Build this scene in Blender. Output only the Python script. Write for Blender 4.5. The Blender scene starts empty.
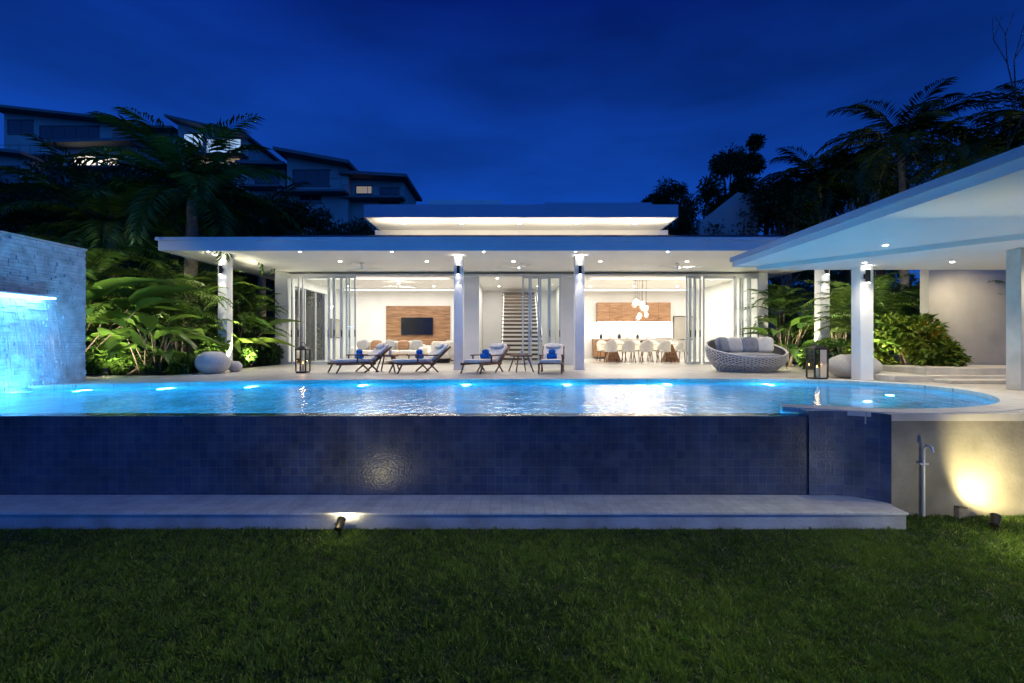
import bpy, math, random
import numpy as np
from mathutils import Vector, Matrix
random.seed(3); rng=np.random.default_rng(5)
S=bpy.context.scene
F=470.0; ZC=2.03
def X(px,d): return (px-512)*d/F
def Z(py,d): return ZC+(341.5-py)*d/F
ZP=1.19; ZW=1.13; ZS=4.57
# ---------------------------------------------------------------- materials
def newmat(n):
    m=bpy.data.materials.new(n); m.use_nodes=True
    nt=m.node_tree; return m,nt,nt.nodes,nt.links,nt.nodes['Principled BSDF']
def setc(b,c): b.inputs['Base Color'].default_value=(c[0],c[1],c[2],1)
def coords(N,L,kind='Object',scale=(1,1,1),rot=(0,0,0)):
    t=N.new('ShaderNodeTexCoord'); mp=N.new('ShaderNodeMapping')
    mp.inputs['Scale'].default_value=scale; mp.inputs['Rotation'].default_value=rot
    L.new(t.outputs[kind],mp.inputs[0]); return mp.outputs[0]
def mat(n,c,rough=.6,var=.15,ns=3.0,bump=0.0,bs=40.0,metal=0.0,spec=.5):
    m,nt,N,L,b=newmat(n)
    b.inputs['Roughness'].default_value=rough; b.inputs['Metallic'].default_value=metal
    b.inputs['Specular IOR Level'].default_value=spec
    v=coords(N,L)
    no=N.new('ShaderNodeTexNoise'); no.inputs['Scale'].default_value=ns; no.inputs['Detail'].default_value=6
    L.new(v,no.inputs['Vector'])
    r=N.new('ShaderNodeValToRGB'); r.color_ramp.elements[0].position=.3; r.color_ramp.elements[1].position=.7
    r.color_ramp.elements[0].color=tuple(x*(1-var) for x in c)+(1,); r.color_ramp.elements[1].color=tuple(min(1,x*(1+var)) for x in c)+(1,)
    L.new(no.outputs[0],r.inputs[0]); L.new(r.outputs[0],b.inputs['Base Color'])
    if bump>0:
        n2=N.new('ShaderNodeTexNoise'); n2.inputs['Scale'].default_value=bs; n2.inputs['Detail'].default_value=5; L.new(v,n2.inputs['Vector'])
        bp=N.new('ShaderNodeBump'); bp.inputs['Strength'].default_value=bump; bp.inputs['Distance'].default_value=.02
        L.new(n2.outputs[0],bp.inputs['Height']); L.new(bp.outputs[0],b.inputs['Normal'])
    return m
def emat(n,c,s):
    m,nt,N,L,b=newmat(n); setc(b,c); b.inputs['Emission Color'].default_value=(c[0],c[1],c[2],1); b.inputs['Emission Strength'].default_value=s
    return m
def tilemat(n,c1,c2,mort,w,h,axes='xy',rough=.35,off=0.0,msize=.006,bump=.3,var=.5,ns=1.2,spec=.5):
    m,nt,N,L,b=newmat(n); b.inputs['Roughness'].default_value=rough; b.inputs['Specular IOR Level'].default_value=spec
    t=N.new('ShaderNodeTexCoord'); s=N.new('ShaderNodeSeparateXYZ'); c=N.new('ShaderNodeCombineXYZ'); L.new(t.outputs['Object'],s.inputs[0])
    a={'x':0,'y':1,'z':2}
    L.new(s.outputs[a[axes[0]]],c.inputs[0]); L.new(s.outputs[a[axes[1]]],c.inputs[1])
    br=N.new('ShaderNodeTexBrick'); br.offset=off; br.inputs['Scale'].default_value=1; br.inputs['Brick Width'].default_value=w; br.inputs['Row Height'].default_value=h
    br.inputs['Mortar Size'].default_value=msize; br.inputs['Mortar Smooth'].default_value=.2; br.inputs['Bias'].default_value=0
    br.inputs['Color1'].default_value=c1+(1,); br.inputs['Color2'].default_value=c2+(1,); br.inputs['Mortar'].default_value=mort+(1,)
    L.new(c.outputs[0],br.inputs['Vector'])
    no=N.new('ShaderNodeTexNoise'); no.inputs['Scale'].default_value=ns; no.inputs['Detail'].default_value=8; no.inputs['Roughness'].default_value=.65; L.new(t.outputs['Object'],no.inputs['Vector'])
    mr=N.new('ShaderNodeMapRange'); mr.inputs[1].default_value=.3; mr.inputs[2].default_value=.7; mr.inputs[3].default_value=1-var; mr.inputs[4].default_value=1+var; L.new(no.outputs[0],mr.inputs[0])
    mx=N.new('ShaderNodeVectorMath'); mx.operation='SCALE'; L.new(br.outputs['Color'],mx.inputs[0]); L.new(mr.outputs[0],mx.inputs['Scale'])
    L.new(mx.outputs[0],b.inputs['Base Color'])
    n2=N.new('ShaderNodeTexNoise'); n2.inputs['Scale'].default_value=35; L.new(t.outputs['Object'],n2.inputs['Vector'])
    ma=N.new('ShaderNodeMath'); ma.operation='MULTIPLY_ADD'; ma.inputs[1].default_value=-1.0; L.new(br.outputs['Fac'],ma.inputs[0]); L.new(n2.outputs[0],ma.inputs[2])
    bp=N.new('ShaderNodeBump'); bp.inputs['Strength'].default_value=bump; bp.inputs['Distance'].default_value=.01; L.new(ma.outputs[0],bp.inputs['Height']); L.new(bp.outputs[0],b.inputs['Normal'])
    return m
def leafmat(n,c1,c2,c3=None,rough=.45,tr=.3):
    m,nt,N,L,b=newmat(n); b.inputs['Roughness'].default_value=rough
    at=N.new('ShaderNodeAttribute'); at.attribute_name='rnd'
    r=N.new('ShaderNodeValToRGB'); r.color_ramp.elements[0].color=c1+(1,); r.color_ramp.elements[1].color=c2+(1,)
    if c3: e=r.color_ramp.elements.new(.85); e.color=c2+(1,); r.color_ramp.elements[-1].color=c3+(1,)
    L.new(at.outputs['Fac'],r.inputs[0]); L.new(r.outputs[0],b.inputs['Base Color'])
    tl=N.new('ShaderNodeBsdfTranslucent'); L.new(r.outputs[0],tl.inputs[0])
    mx=N.new('ShaderNodeMixShader'); mx.inputs[0].default_value=tr; L.new(b.outputs[0],mx.inputs[1]); L.new(tl.outputs[0],mx.inputs[2])
    L.new(mx.outputs[0],N['Material Output'].inputs[0]); return m
def woodmat(n,c1,c2,scale=(1,1,12),rough=.45):
    m,nt,N,L,b=newmat(n); b.inputs['Roughness'].default_value=rough
    v=coords(N,L,scale=scale); no=N.new('ShaderNodeTexNoise'); no.inputs['Scale'].default_value=2.5; no.inputs['Detail'].default_value=8; no.inputs['Distortion'].default_value=.6
    L.new(v,no.inputs['Vector']); r=N.new('ShaderNodeValToRGB'); r.color_ramp.elements[0].position=.35; r.color_ramp.elements[1].position=.68
    r.color_ramp.elements[0].color=c1+(1,); r.color_ramp.elements[1].color=c2+(1,); L.new(no.outputs[0],r.inputs[0]); L.new(r.outputs[0],b.inputs['Base Color']); return m
def glassmat(n,tint=(.9,.97,.95),base=.06):
    m,nt,N,L,b=newmat(n); N.remove(b)
    t=N.new('ShaderNodeBsdfTransparent'); t.inputs[0].default_value=tint+(1,)
    g=N.new('ShaderNodeBsdfGlossy'); g.inputs['Roughness'].default_value=.01
    lw=N.new('ShaderNodeFresnel'); lw.inputs[0].default_value=1.5
    mx=N.new('ShaderNodeMixShader'); L.new(lw.outputs[0],mx.inputs[0]); L.new(t.outputs[0],mx.inputs[1]); L.new(g.outputs[0],mx.inputs[2])
    L.new(mx.outputs[0],N['Material Output'].inputs[0]); return m
white=mat('white_plaster',(.80,.79,.76),.7,.04,1.5,.05)
soffit=mat('soffit_paint',(.80,.79,.76),.75,.03,1,.02)
greyw=mat('grey_render',(.24,.215,.17),.8,.38,1.9,.3,25)
conc=mat('concrete_wall',(.42,.39,.34),.8,.2,1.0,.2,18)
cream=mat('cream_stone',(.55,.51,.44),.6,.16,3,.1)
darkroof=mat('dark_roof',(.06,.065,.08),.6,.2,1.0,.1)
fascia=mat('fascia_metal',(.36,.42,.52),.4,.06,1.0)
alu=mat('aluminium_frame',(.6,.61,.62),.35,.04,5,metal=.2)
dark=mat('dark_metal',(.02,.018,.017),.4,.2,8,metal=.4)
black=mat('black_gloss',(.008,.008,.009),.12,.1,2)
wood=woodmat('teak_wood',(.13,.045,.016),(.30,.125,.045),(6,1,6))
panelw=woodmat('panel_wood',(.20,.095,.04),(.40,.22,.11),(.8,1,7))
treadw=woodmat('tread_wood',(.05,.03,.018),(.11,.07,.04),(1,6,6))
fabric=mat('cream_fabric',(.80,.74,.63),.95,.08,12,.3,300)
gfab=mat('grey_fabric',(.34,.34,.34),.95,.12,12,.3,300)
blue=mat('blue_towel',(.01,.16,.50),.9,.2,20,.4,200)
wick=mat('grey_wicker',(.66,.63,.57),.7,.2,30,.3,200)
wickd=mat('dark_wicker',(.14,.13,.12),.8,.2,30,.3,200)
plant_pot=mat('terrazzo_pot',(.50,.48,.44),.65,.2,40,.15,60)
candle=mat('candle_wax',(.8,.7,.5),.6,.05,5)
skinny=mat('tree_bark',(.16,.12,.085),.9,.35,8,.6,40)
soil=mat('soil',(.05,.035,.022),.95,.4,3,.6,20)
lawnm=mat('lawn_soil',(.022,.032,.010),.95,.4,2,.6,60)
glass=glassmat('door_glass')
bulbg=glassmat('globe_glass',(.97,.95,.9))
patio_m=tilemat('travertine_paving',(.56,.52,.45),(.49,.455,.39),(.33,.31,.27),.9,.6,'xy',.38,.5,.004,.1,.18,2)
floor_m=tilemat('floor_tiles',(.62,.60,.56),(.60,.58,.54),(.45,.43,.4),1.0,1.0,'xy',.18,0,.003,.03,.04,1)
cop_m=tilemat('coping_stone',(.60,.58,.53),(.52,.50,.46),(.28,.28,.26),.6,3.0,'xy',.5,0,.004,.15,.15,5)
wall_t=tilemat('wet_pool_wall_tile',(.045,.062,.105),(.085,.092,.115),(.105,.115,.14),.10,.10,'xz',.33,0,.0035,.5,.45,2.0,.45)
panel_t=tilemat('pool_return_tile',(.07,.095,.15),(.12,.135,.165),(.14,.15,.18),.10,.10,'xz',.36,0,.0035,.5,.4,3)
basin_t=tilemat('pool_basin_tile',(.08,.48,.62),(.15,.56,.70),(.06,.34,.46),.15,.15,'xy',.5,0,.006,.1,.5,1.6)
ledge_t=tilemat('ledge_tile',(.62,.61,.59),(.55,.55,.54),(.42,.42,.42),.12,.12,'xy',.5,0,.004,.2,.22,4)
ledge_f=mat('ledge_render',(.36,.37,.39),.7,.3,2.5,.3,30)
splitst=mat('split_stone',(.56,.56,.55),.8,.28,5,.6,25)
downl=emat('downlight_glow',(1,.93,.8),25)
warmw=emat('window_glow',(1,.88,.66),1.5)
dimw=emat('window_glow_dim',(1,.72,.38),.22)
coolw=emat('window_glow_cool',(.55,.80,1),.6)
spotl=emat('spot_lens_glow',(1,.85,.5),60)
flame=emat('candle_glow',(1,.6,.2),8)
bulbm=emat('bulb_glow',(1,.8,.5),18)
ledb=emat('blue_led',(.2,.6,1),22)
pooll=emat('pool_lamp_glow',(.75,.95,1),14)
leafg=leafmat('leaf_green',(.03,.08,.012),(.12,.22,.03))
leafd=leafmat('leaf_dark',(.015,.042,.012),(.05,.11,.025))
leafp=leafmat('leaf_palm',(.04,.10,.012),(.17,.26,.035))
leafc=leafmat('leaf_croton',(.04,.10,.012),(.16,.20,.02),(.40,.07,.02))
grassm=leafmat('grass_blade',(.018,.058,.006),(.15,.25,.028),(.32,.32,.10),.6,.4)
barkp=mat('palm_trunk_bark',(.24,.20,.14),.9,.35,6,.7,30)
def watermat():
    m,nt,N,L,b=newmat('pool_water'); setc(b,(.36,.84,1)); b.inputs['Transmission Weight'].default_value=1; b.inputs['IOR'].default_value=1.33; b.inputs['Roughness'].default_value=.01
    v=coords(N,L,scale=(1.7,1.0,1)); n1=N.new('ShaderNodeTexNoise'); n1.inputs['Scale'].default_value=4.0; n1.inputs['Detail'].default_value=3; L.new(v,n1.inputs['Vector'])
    bp=N.new('ShaderNodeBump'); bp.inputs['Strength'].default_value=.55; bp.inputs['Distance'].default_value=.028; L.new(n1.outputs[0],bp.inputs['Height']); L.new(bp.outputs[0],b.inputs['Normal'])
    return m
water=watermat()
def fallm():
    m,nt,N,L,b=newmat('falling_water'); N.remove(b)
    t=N.new('ShaderNodeBsdfTransparent'); t.inputs[0].default_value=(.9,.97,1,1); g=N.new('ShaderNodeBsdfGlossy'); g.inputs['Roughness'].default_value=.15
    d=N.new('ShaderNodeBsdfTranslucent'); d.inputs[0].default_value=(.75,.85,.95,1)
    m1=N.new('ShaderNodeMixShader'); m1.inputs[0].default_value=.5; L.new(g.outputs[0],m1.inputs[1]); L.new(d.outputs[0],m1.inputs[2])
    m2=N.new('ShaderNodeMixShader'); 
    v=coords(N,L,scale=(1,14,.7)); no=N.new('ShaderNodeTexNoise'); no.inputs['Scale'].default_value=3; L.new(v,no.inputs['Vector'])
    r=N.new('ShaderNodeMapRange'); r.inputs[1].default_value=.45; r.inputs[2].default_value=.7; r.inputs[3].default_value=.02; r.inputs[4].default_value=.4; L.new(no.outputs[0],r.inputs[0])
    L.new(r.outputs[0],m2.inputs[0]); L.new(t.outputs[0],m2.inputs[1]); L.new(m1.outputs[0],m2.inputs[2]); L.new(m2.outputs[0],N['Material Output'].inputs[0]); return m
falling=fallm()
# ---------------------------------------------------------------- mesh builder
def empty(n,loc=(0,0,0)):
    o=bpy.data.objects.new(n,None); o.location=loc; S.collection.objects.link(o); return o
class MB:
    def __init__(s): s.v=[];s.f=[];s.mi=[];s.mats=[];s.sm=[]
    def m(s,mt):
        if mt not in s.mats: s.mats.append(mt)
        return s.mats.index(mt)
    def add(s,vs,fs,mt,sm=False,M=None):
        o=len(s.v); k=s.m(mt)
        if M is not None: vs=[tuple(M@Vector(v)) for v in vs]
        s.v+= [tuple(v) for v in vs]
        for f in fs: s.f.append(tuple(i+o for i in f)); s.mi.append(k); s.sm.append(sm)
    def box(s,x0,x1,y0,y1,z0,z1,mt,M=None):
        if x0>x1:x0,x1=x1,x0
        if y0>y1:y0,y1=y1,y0
        if z0>z1:z0,z1=z1,z0
        vs=[(x0,y0,z0),(x1,y0,z0),(x1,y1,z0),(x0,y1,z0),(x0,y0,z1),(x1,y0,z1),(x1,y1,z1),(x0,y1,z1)]
        s.add(vs,[(0,3,2,1),(4,5,6,7),(0,1,5,4),(1,2,6,5),(2,3,7,6),(3,0,4,7)],mt,False,M)
    def cyl(s,p0,p1,r0,r1,mt,n=14,cap=True,M=None):
        p0=Vector(p0);p1=Vector(p1);d=(p1-p0).normalized(); a=d.orthogonal().normalized(); b=d.cross(a)
        vs=[];fs=[]
        for p,r in((p0,r0),(p1,r1)):
            for i in range(n):
                t=2*math.pi*i/n; vs.append(p+a*r*math.cos(t)+b*r*math.sin(t))
        for i in range(n): fs.append((i,(i+1)%n,n+(i+1)%n,n+i))
        s.add(vs,fs,mt,True,M)
        if cap: s.add(vs,[tuple(reversed(range(n))),tuple(range(n,2*n))],mt,False,M)
    def tube(s,pts,r,mt,n=8,M=None):
        for i in range(len(pts)-1):
            ra=r[i] if isinstance(r,list) else r; rb=r[i+1] if isinstance(r,list) else r
            s.cyl(pts[i],pts[i+1],ra,rb,mt,n,True,M)
    def lathe(s,prof,c,mt,n=32,M=None):
        vs=[];fs=[]
        for r,z in prof:
            for i in range(n):
                t=2*math.pi*i/n; vs.append((c[0]+r*math.cos(t),c[1]+r*math.sin(t),c[2]+z))
        for j in range(len(prof)-1):
            for i in range(n): fs.append((j*n+i,j*n+(i+1)%n,(j+1)*n+(i+1)%n,(j+1)*n+i))
        s.add(vs,fs,mt,True,M)
    def pil(s,c,sz,mt,e=.35,M=None,nu=10,nv=20,tp=0):
        def pw(x): return math.copysign(abs(x)**e,x)
        vs=[];fs=[]
        for j in range(nu+1):
            u=-math.pi/2+math.pi*j/nu
            for i in range(nv):
                v=2*math.pi*i/nv
                vs.append((c[0]+sz[0]/2*pw(math.cos(u))*pw(math.cos(v)),c[1]+sz[1]/2*pw(math.cos(u))*pw(math.sin(v)),c[2]+sz[2]/2*pw(math.sin(u))))
        for j in range(nu):
            for i in range(nv): fs.append((j*nv+i,j*nv+(i+1)%nv,(j+1)*nv+(i+1)%nv,(j+1)*nv+i))
        s.add(vs,fs,mt,True,M)
    def obj(s,name,parent=None,bevel=0,loc=(0,0,0),rot=0):
        me=bpy.data.meshes.new(name); me.from_pydata(s.v,[],s.f)
        for m_ in s.mats: me.materials.append(m_)
        me.polygons.foreach_set('material_index',s.mi); me.polygons.foreach_set('use_smooth',s.sm); me.update()
        o=bpy.data.objects.new(name,me); S.collection.objects.link(o); o.location=loc; o.rotation_euler=(0,0,rot)
        if parent: o.parent=parent
        if bevel:
            b=o.modifiers.new('b','BEVEL'); b.width=bevel; b.segments=2; b.limit_method='ANGLE'; b.angle_limit=.9
        return o
def dup(o,loc,rot=0,sc=1):
    n=o.copy(); n.location=loc; n.rotation_euler=(0,0,rot); n.scale=(sc,sc,sc); S.collection.objects.link(n)
    return n
LR=empty('light_rig')
def light(kind,loc,e,col=(1,.9,.75),tgt=None,size=.1,spot=1.2,blend=.6,parent=None,sy=None,name='lamp_light'):
    d=bpy.data.lights.new(name,kind); d.energy=e; d.color=col
    if kind=='AREA':
        d.size=size
        if sy: d.shape='RECTANGLE'; d.size_y=sy
    else: d.shadow_soft_size=size
    if kind=='SPOT': d.spot_size=spot; d.spot_blend=blend
    o=bpy.data.objects.new(name,d); S.collection.objects.link(o); o.location=loc
    if tgt is not None: o.rotation_euler=(Vector(tgt)-Vector(loc)).to_track_quat('-Z','Y').to_euler()
    o.parent=parent if parent else LR
    return o
# ---------------------------------------------------------------- leaves
def leaf_t(n,droop=.2,fold=.15,peak=.8,wmin=0.0):
    v=[];f=[]
    for i in range(n+1):
        y=i/n; w=.5*max(wmin,math.sin(math.pi*min(1,y**peak))); z=-droop*y*y
        v+=[(-w,y,z+fold*w),(0,y,z),(w,y,z+fold*w)]
    for i in range(n):
        a=i*3
        for q in((a,a+1,a+4),(a,a+4,a+3),(a+1,a+2,a+5),(a+1,a+5,a+4)): f.append(q)
    return np.array(v),np.array(f)
TL=leaf_t(2,.25,.3); TB=leaf_t(6,.45,.25,.75); TP=leaf_t(2,.35,.2,.6)
TG=(np.array([(-.5,0,0),(.5,0,0),(.4,.5,.06),(-.4,.5,.06),(0,1,.22)]),np.array([(0,1,2),(0,2,3),(3,2,4)]))
TS=(np.array([(-.5,0,0),(.5,0,0),(.5,1,0),(-.5,1,0)]),np.array([(0,1,2),(0,2,3)]))
class Acc:
    def __init__(s): s.V=[];s.T=[];s.R=[];s.n=0
    def add(s,T,pos,Yd,Zn,sx,sy,rnd):
        pos=np.atleast_2d(np.array(pos,float)); N=len(pos)
        Yd=np.broadcast_to(np.atleast_2d(Yd).astype(float),(N,3)); Zn=np.broadcast_to(np.atleast_2d(Zn).astype(float),(N,3))
        Yd=Yd/np.linalg.norm(Yd,axis=1,keepdims=True)
        Xd=np.cross(Yd,Zn); Xd/= (np.linalg.norm(Xd,axis=1,keepdims=True)+1e-9); Zd=np.cross(Xd,Yd)
        sx=np.broadcast_to(sx,(N,)); sy=np.broadcast_to(sy,(N,)); rnd=np.broadcast_to(rnd,(N,))
        t,f=T
        P=pos[:,None,:]+t[None,:,0:1]*(sx[:,None,None]*Xd[:,None,:])+t[None,:,1:2]*(sy[:,None,None]*Yd[:,None,:])+t[None,:,2:3]*(sy[:,None,None]*Zd[:,None,:])
        s.V.append(P.reshape(-1,3)); k=len(t)
        s.T.append((f[None]+ (np.arange(N)*k)[:,None,None]).reshape(-1,3)+s.n); s.n+=N*k
        s.R.append(np.repeat(rnd,k))
    def obj(s,name,mt,parent=None,loc=(0,0,0)):
        V=np.concatenate(s.V);T=np.concatenate(s.T);R=np.concatenate(s.R)
        me=bpy.data.meshes.new(name); me.vertices.add(len(V)); me.vertices.foreach_set('co',V.astype(np.float32).ravel())
        me.loops.add(T.size); me.loops.foreach_set('vertex_index',T.astype(np.int32).ravel())
        me.polygons.add(len(T)); me.polygons.foreach_set('loop_start',np.arange(0,T.size,3,dtype=np.int32))
        try: me.polygons.foreach_set('loop_total',np.full(len(T),3,dtype=np.int32))
        except Exception: pass
        me.update(calc_edges=True)
        a=me.attributes.new('rnd','FLOAT','POINT'); a.data.foreach_set('value',R.astype(np.float32))
        me.materials.append(mt); o=bpy.data.objects.new(name,me); S.collection.objects.link(o); o.location=loc
        if parent: o.parent=parent
        return o
def frond(acc,base,az,el,length,droop,nl=26,ll=.5,lw=.035,vee=.25):
    n=nl; p=np.array(base,float); h=np.array([math.cos(az),math.sin(az),0]); up=np.array([0,0,1.]); side=np.array([-math.sin(az),math.cos(az),0])
    step=length/n; br=random.random()*.35
    for i in range(n):
        t=i/(n-1); e=el-droop*t**1.25; f=h*math.cos(e)+up*math.sin(e); nn=-h*math.sin(e)+up*math.cos(e)
        acc.add(TS,p,f,nn,.035*(1-.7*t)*max(.5,length/3),step*1.02,.35)
        acc.add(TS,p,f,side,.03*(1-.7*t)*max(.5,length/3),step*1.02,.35)
        if t>.12:
            L=ll*(.35+.65*math.sin(math.pi*min(1,(t*.85+.13))))
            for sg in(-1,1):
                a=.45+.45*t+random.uniform(-.1,.1)
                d=side*sg*math.cos(a)+f*math.sin(a)+nn*(vee+random.uniform(-.12,.1))-up*.12
                acc.add(TP,p,d,nn+side*sg*random.uniform(-.5,.1),lw*random.uniform(.8,1.2),L*random.uniform(.85,1.1),min(1,br+random.random()*.6))
        p=p+f*step
def palm(name,base,h,nf,fl,mt,ll=.6,lean=(0,0),tr=.13,seed=1,nl=34,lw=.045,droop=1.5):
    random.seed(seed); e=empty(name,base); m=MB(); pts=[];rs=[]
    k=12
    for i in range(k+1):
        t=i/k; pts.append((lean[0]*t*t,lean[1]*t*t,h*t)); rs.append(tr*(1.25-.45*t)+(.02 if i%2 else 0))
    m.tube(pts,rs,barkp,12); m.obj('trunk',e)
    a=Acc()
    for i in range(nf):
        az=i*2.399+random.uniform(-.2,.2); q=i/nf
        frond(a,(pts[-1][0]+.08*math.cos(az),pts[-1][1]+.08*math.sin(az),h-.05),az,1.35-1.75*q+random.uniform(-.1,.1),fl*random.uniform(.85,1.1),droop*random.uniform(.8,1.1),nl,ll,lw)
    a.obj('crown',mt,e); return e
def clump_palm(name,base,nst,h,fl,mt,seed=1,ll=.32,spread=.35,lw=.03,nl=20):
    random.seed(seed); e=empty(name,base); m=MB(); a=Acc()
    for s_ in range(nst):
        az=random.uniform(0,6.28); r=random.uniform(0,spread); hh=h*random.uniform(.45,1.0)
        b=(r*math.cos(az),r*math.sin(az),0); tp=(b[0]*1.6+random.uniform(-.1,.1),b[1]*1.6,hh)
        m.tube([b,((b[0]+tp[0])/2,(b[1]+tp[1])/2,hh/2),tp],[.03,.025,.018],skinny,7)
        for i in range(7):
            z=az+i*2.399; frond(a,tp,z,1.25-.13*i+random.uniform(-.15,.1),fl*random.uniform(.75,1.1),1.35,nl,ll,lw)
    m.obj('stems',e); a.obj('fronds',mt,e); return e
def big_leaf_plant(name,base,n,L,mt,seed=1,w=.33):
    random.seed(seed); e=empty(name,base); a=Acc(); m=MB()
    for i in range(n):
        az=random.uniform(0,6.28); el=random.uniform(.75,1.4); st=L*random.uniform(.5,1.5)
        d=np.array([math.cos(az)*math.cos(el),math.sin(az)*math.cos(el),math.sin(el)]); p=d*st
        b=(random.uniform(-.15,.15),random.uniform(-.15,.15),0); tip=(b[0]+p[0],b[1]+p[1],p[2])
        m.tube([b,tip],[.02,.012],skinny,6)
        d2=np.array([math.cos(az),math.sin(az),random.uniform(-.1,.9)])
        a.add(TB,tip,d2,np.array([-math.cos(az)*.3,-math.sin(az)*.3,1]),L*w*random.uniform(.8,1.2),L*random.uniform(.7,1.2),random.random())
    m.obj('stems',e); a.obj('leaves',mt,e); return e
def shrub(name,base,r,h,n,mt,ls=.14,seed=1,w=.5):
    g=np.random.default_rng(seed); e=empty(name,base); a=Acc(); m=MB()
    rx,ry=r if isinstance(r,tuple) else (r,r)
    k=max(5,int(6*max(rx,ry))); rr=max(.35,min(rx,ry))
    lob=[(g.uniform(-.9,.9)*rx,g.uniform(-.8,.8)*ry,g.uniform(.25,.8)*h) for _ in range(k)]
    for lx,ly,lz in lob:
        m.tube([(lx*.3,ly*.3,0),(lx*.7,ly*.7,lz*.6),(lx,ly,lz)],[.03,.02,.01],skinny,6)
        q=n//len(lob); d=g.normal(size=(q,3)); d/=np.linalg.norm(d,axis=1,keepdims=True); rad=rr*.7*g.uniform(.35,1.1,size=(q,1))**.5
        p=np.array([lx,ly,lz])+d*rad*np.array([1,1,.85]); p[:,2]=np.abs(p[:,2])
        Y=d+g.normal(size=(q,3))*.5; Zn=d*.3+np.array([0,0,1])+g.normal(size=(q,3))*.4
        s_=ls*g.uniform(.6,1.3,size=q); cl=g.uniform(0,.4)
        a.add(TL,p,Y,Zn,s_*w,s_,np.clip(cl+g.uniform(0,.6,size=q),0,1))
    m.obj('branches',e); a.obj('leaves',mt,e); return e
def tree(name,base,h,r,n,mt,seed,ls=.25):
    g=np.random.default_rng(seed); e=empty(name,base); a=Acc(); m=MB()
    m.tube([(0,0,0),(.1,0,h*.35),(0,.1,h*.6)],[.2,.15,.1],skinny,10)
    for i in range(int(14)):
        az=g.uniform(0,6.28); z=g.uniform(.45,1)*h; q=r*g.uniform(.3,1)*(1.15-abs(z/h-.7))
        c=np.array([math.cos(az)*q,math.sin(az)*q,z]); m.tube([(0,.1,h*g.uniform(.35,.6)),tuple(c*np.array([.5,.5,.9])),tuple(c)],[.08,.05,.02],skinny,6)
        k=n//14; d=g.normal(size=(k,3)); d/=np.linalg.norm(d,axis=1,keepdims=True); p=c+d*g.uniform(.2,1,size=(k,1))*r*.38*g.uniform(.6,1.3)
        s_=ls*g.uniform(.6,1.3,size=k); a.add(TL,p,d+g.normal(size=(k,3))*.6+np.array([0,0,-.3]),g.normal(size=(k,3))+np.array([0,0,1]),s_*.4,s_,g.uniform(0,1,size=k))
    m.obj('trunk',e); a.obj('crown',mt,e); return e
# ---------------------------------------------------------------- camera/world
cd=bpy.data.cameras.new('camera'); cam=bpy.data.objects.new('camera',cd); S.collection.objects.link(cam); cam.location=(0,0,ZC); cam.rotation_euler=(math.pi/2,0,0)
cd.sensor_width=36; cd.lens=F/1024*36; cd.clip_end=2000; S.camera=cam
S.view_settings.view_transform='Standard'
w=bpy.data.worlds.new('World'); S.world=w; w.use_nodes=True; N=w.node_tree.nodes; L=w.node_tree.links; bg=N['Background']
tc=N.new('ShaderNodeTexCoord'); sp=N.new('ShaderNodeSeparateXYZ'); L.new(tc.outputs['Generated'],sp.inputs[0])
rp=N.new('ShaderNodeValToRGB'); cr=rp.color_ramp; cr.elements[0].position=0; cr.elements[0].color=(.013,.125,.58,1); cr.elements[1].position=1; cr.elements[1].color=(.0010,.008,.10,1)
e_=cr.elements.new(.28); e_.color=(.006,.070,.48,1); e_=cr.elements.new(.6); e_.color=(.0013,.012,.165,1)
L.new(sp.outputs[2],rp.inputs[0])
mp=N.new('ShaderNodeMapping'); mp.inputs['Scale'].default_value=(1.2,1.2,4.2); mp.inputs['Rotation'].default_value=(0,.12,0); L.new(tc.outputs['Generated'],mp.inputs[0])
no=N.new('ShaderNodeTexNoise'); no.inputs['Scale'].default_value=1.5; no.inputs['Detail'].default_value=5; no.inputs['Roughness'].default_value=.5; L.new(mp.outputs[0],no.inputs['Vector'])
mr=N.new('ShaderNodeMapRange'); mr.inputs[1].default_value=.33; mr.inputs[2].default_value=.68; mr.inputs[3].default_value=.52; mr.inputs[4].default_value=1.1; L.new(no.outputs[0],mr.inputs[0])
# afterglow on the side of the sky behind the camera
ag=N.new('ShaderNodeMapRange'); ag.inputs[1].default_value=.1; ag.inputs[2].default_value=-.9; ag.inputs[3].default_value=0; ag.inputs[4].default_value=1; L.new(sp.outputs[1],ag.inputs[0])
glow=N.new('ShaderNodeMixRGB'); glow.blend_type='ADD'; glow.inputs[2].default_value=(.02,.15,.66,1); L.new(ag.outputs[0],glow.inputs[0]); L.new(rp.outputs[0],glow.inputs[1])
vs=N.new('ShaderNodeVectorMath'); vs.operation='SCALE'; L.new(glow.outputs[0],vs.inputs[0]); L.new(mr.outputs[0],vs.inputs['Scale'])
L.new(vs.outputs[0],bg.inputs[0]); bg.inputs[1].default_value=1.0
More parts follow.
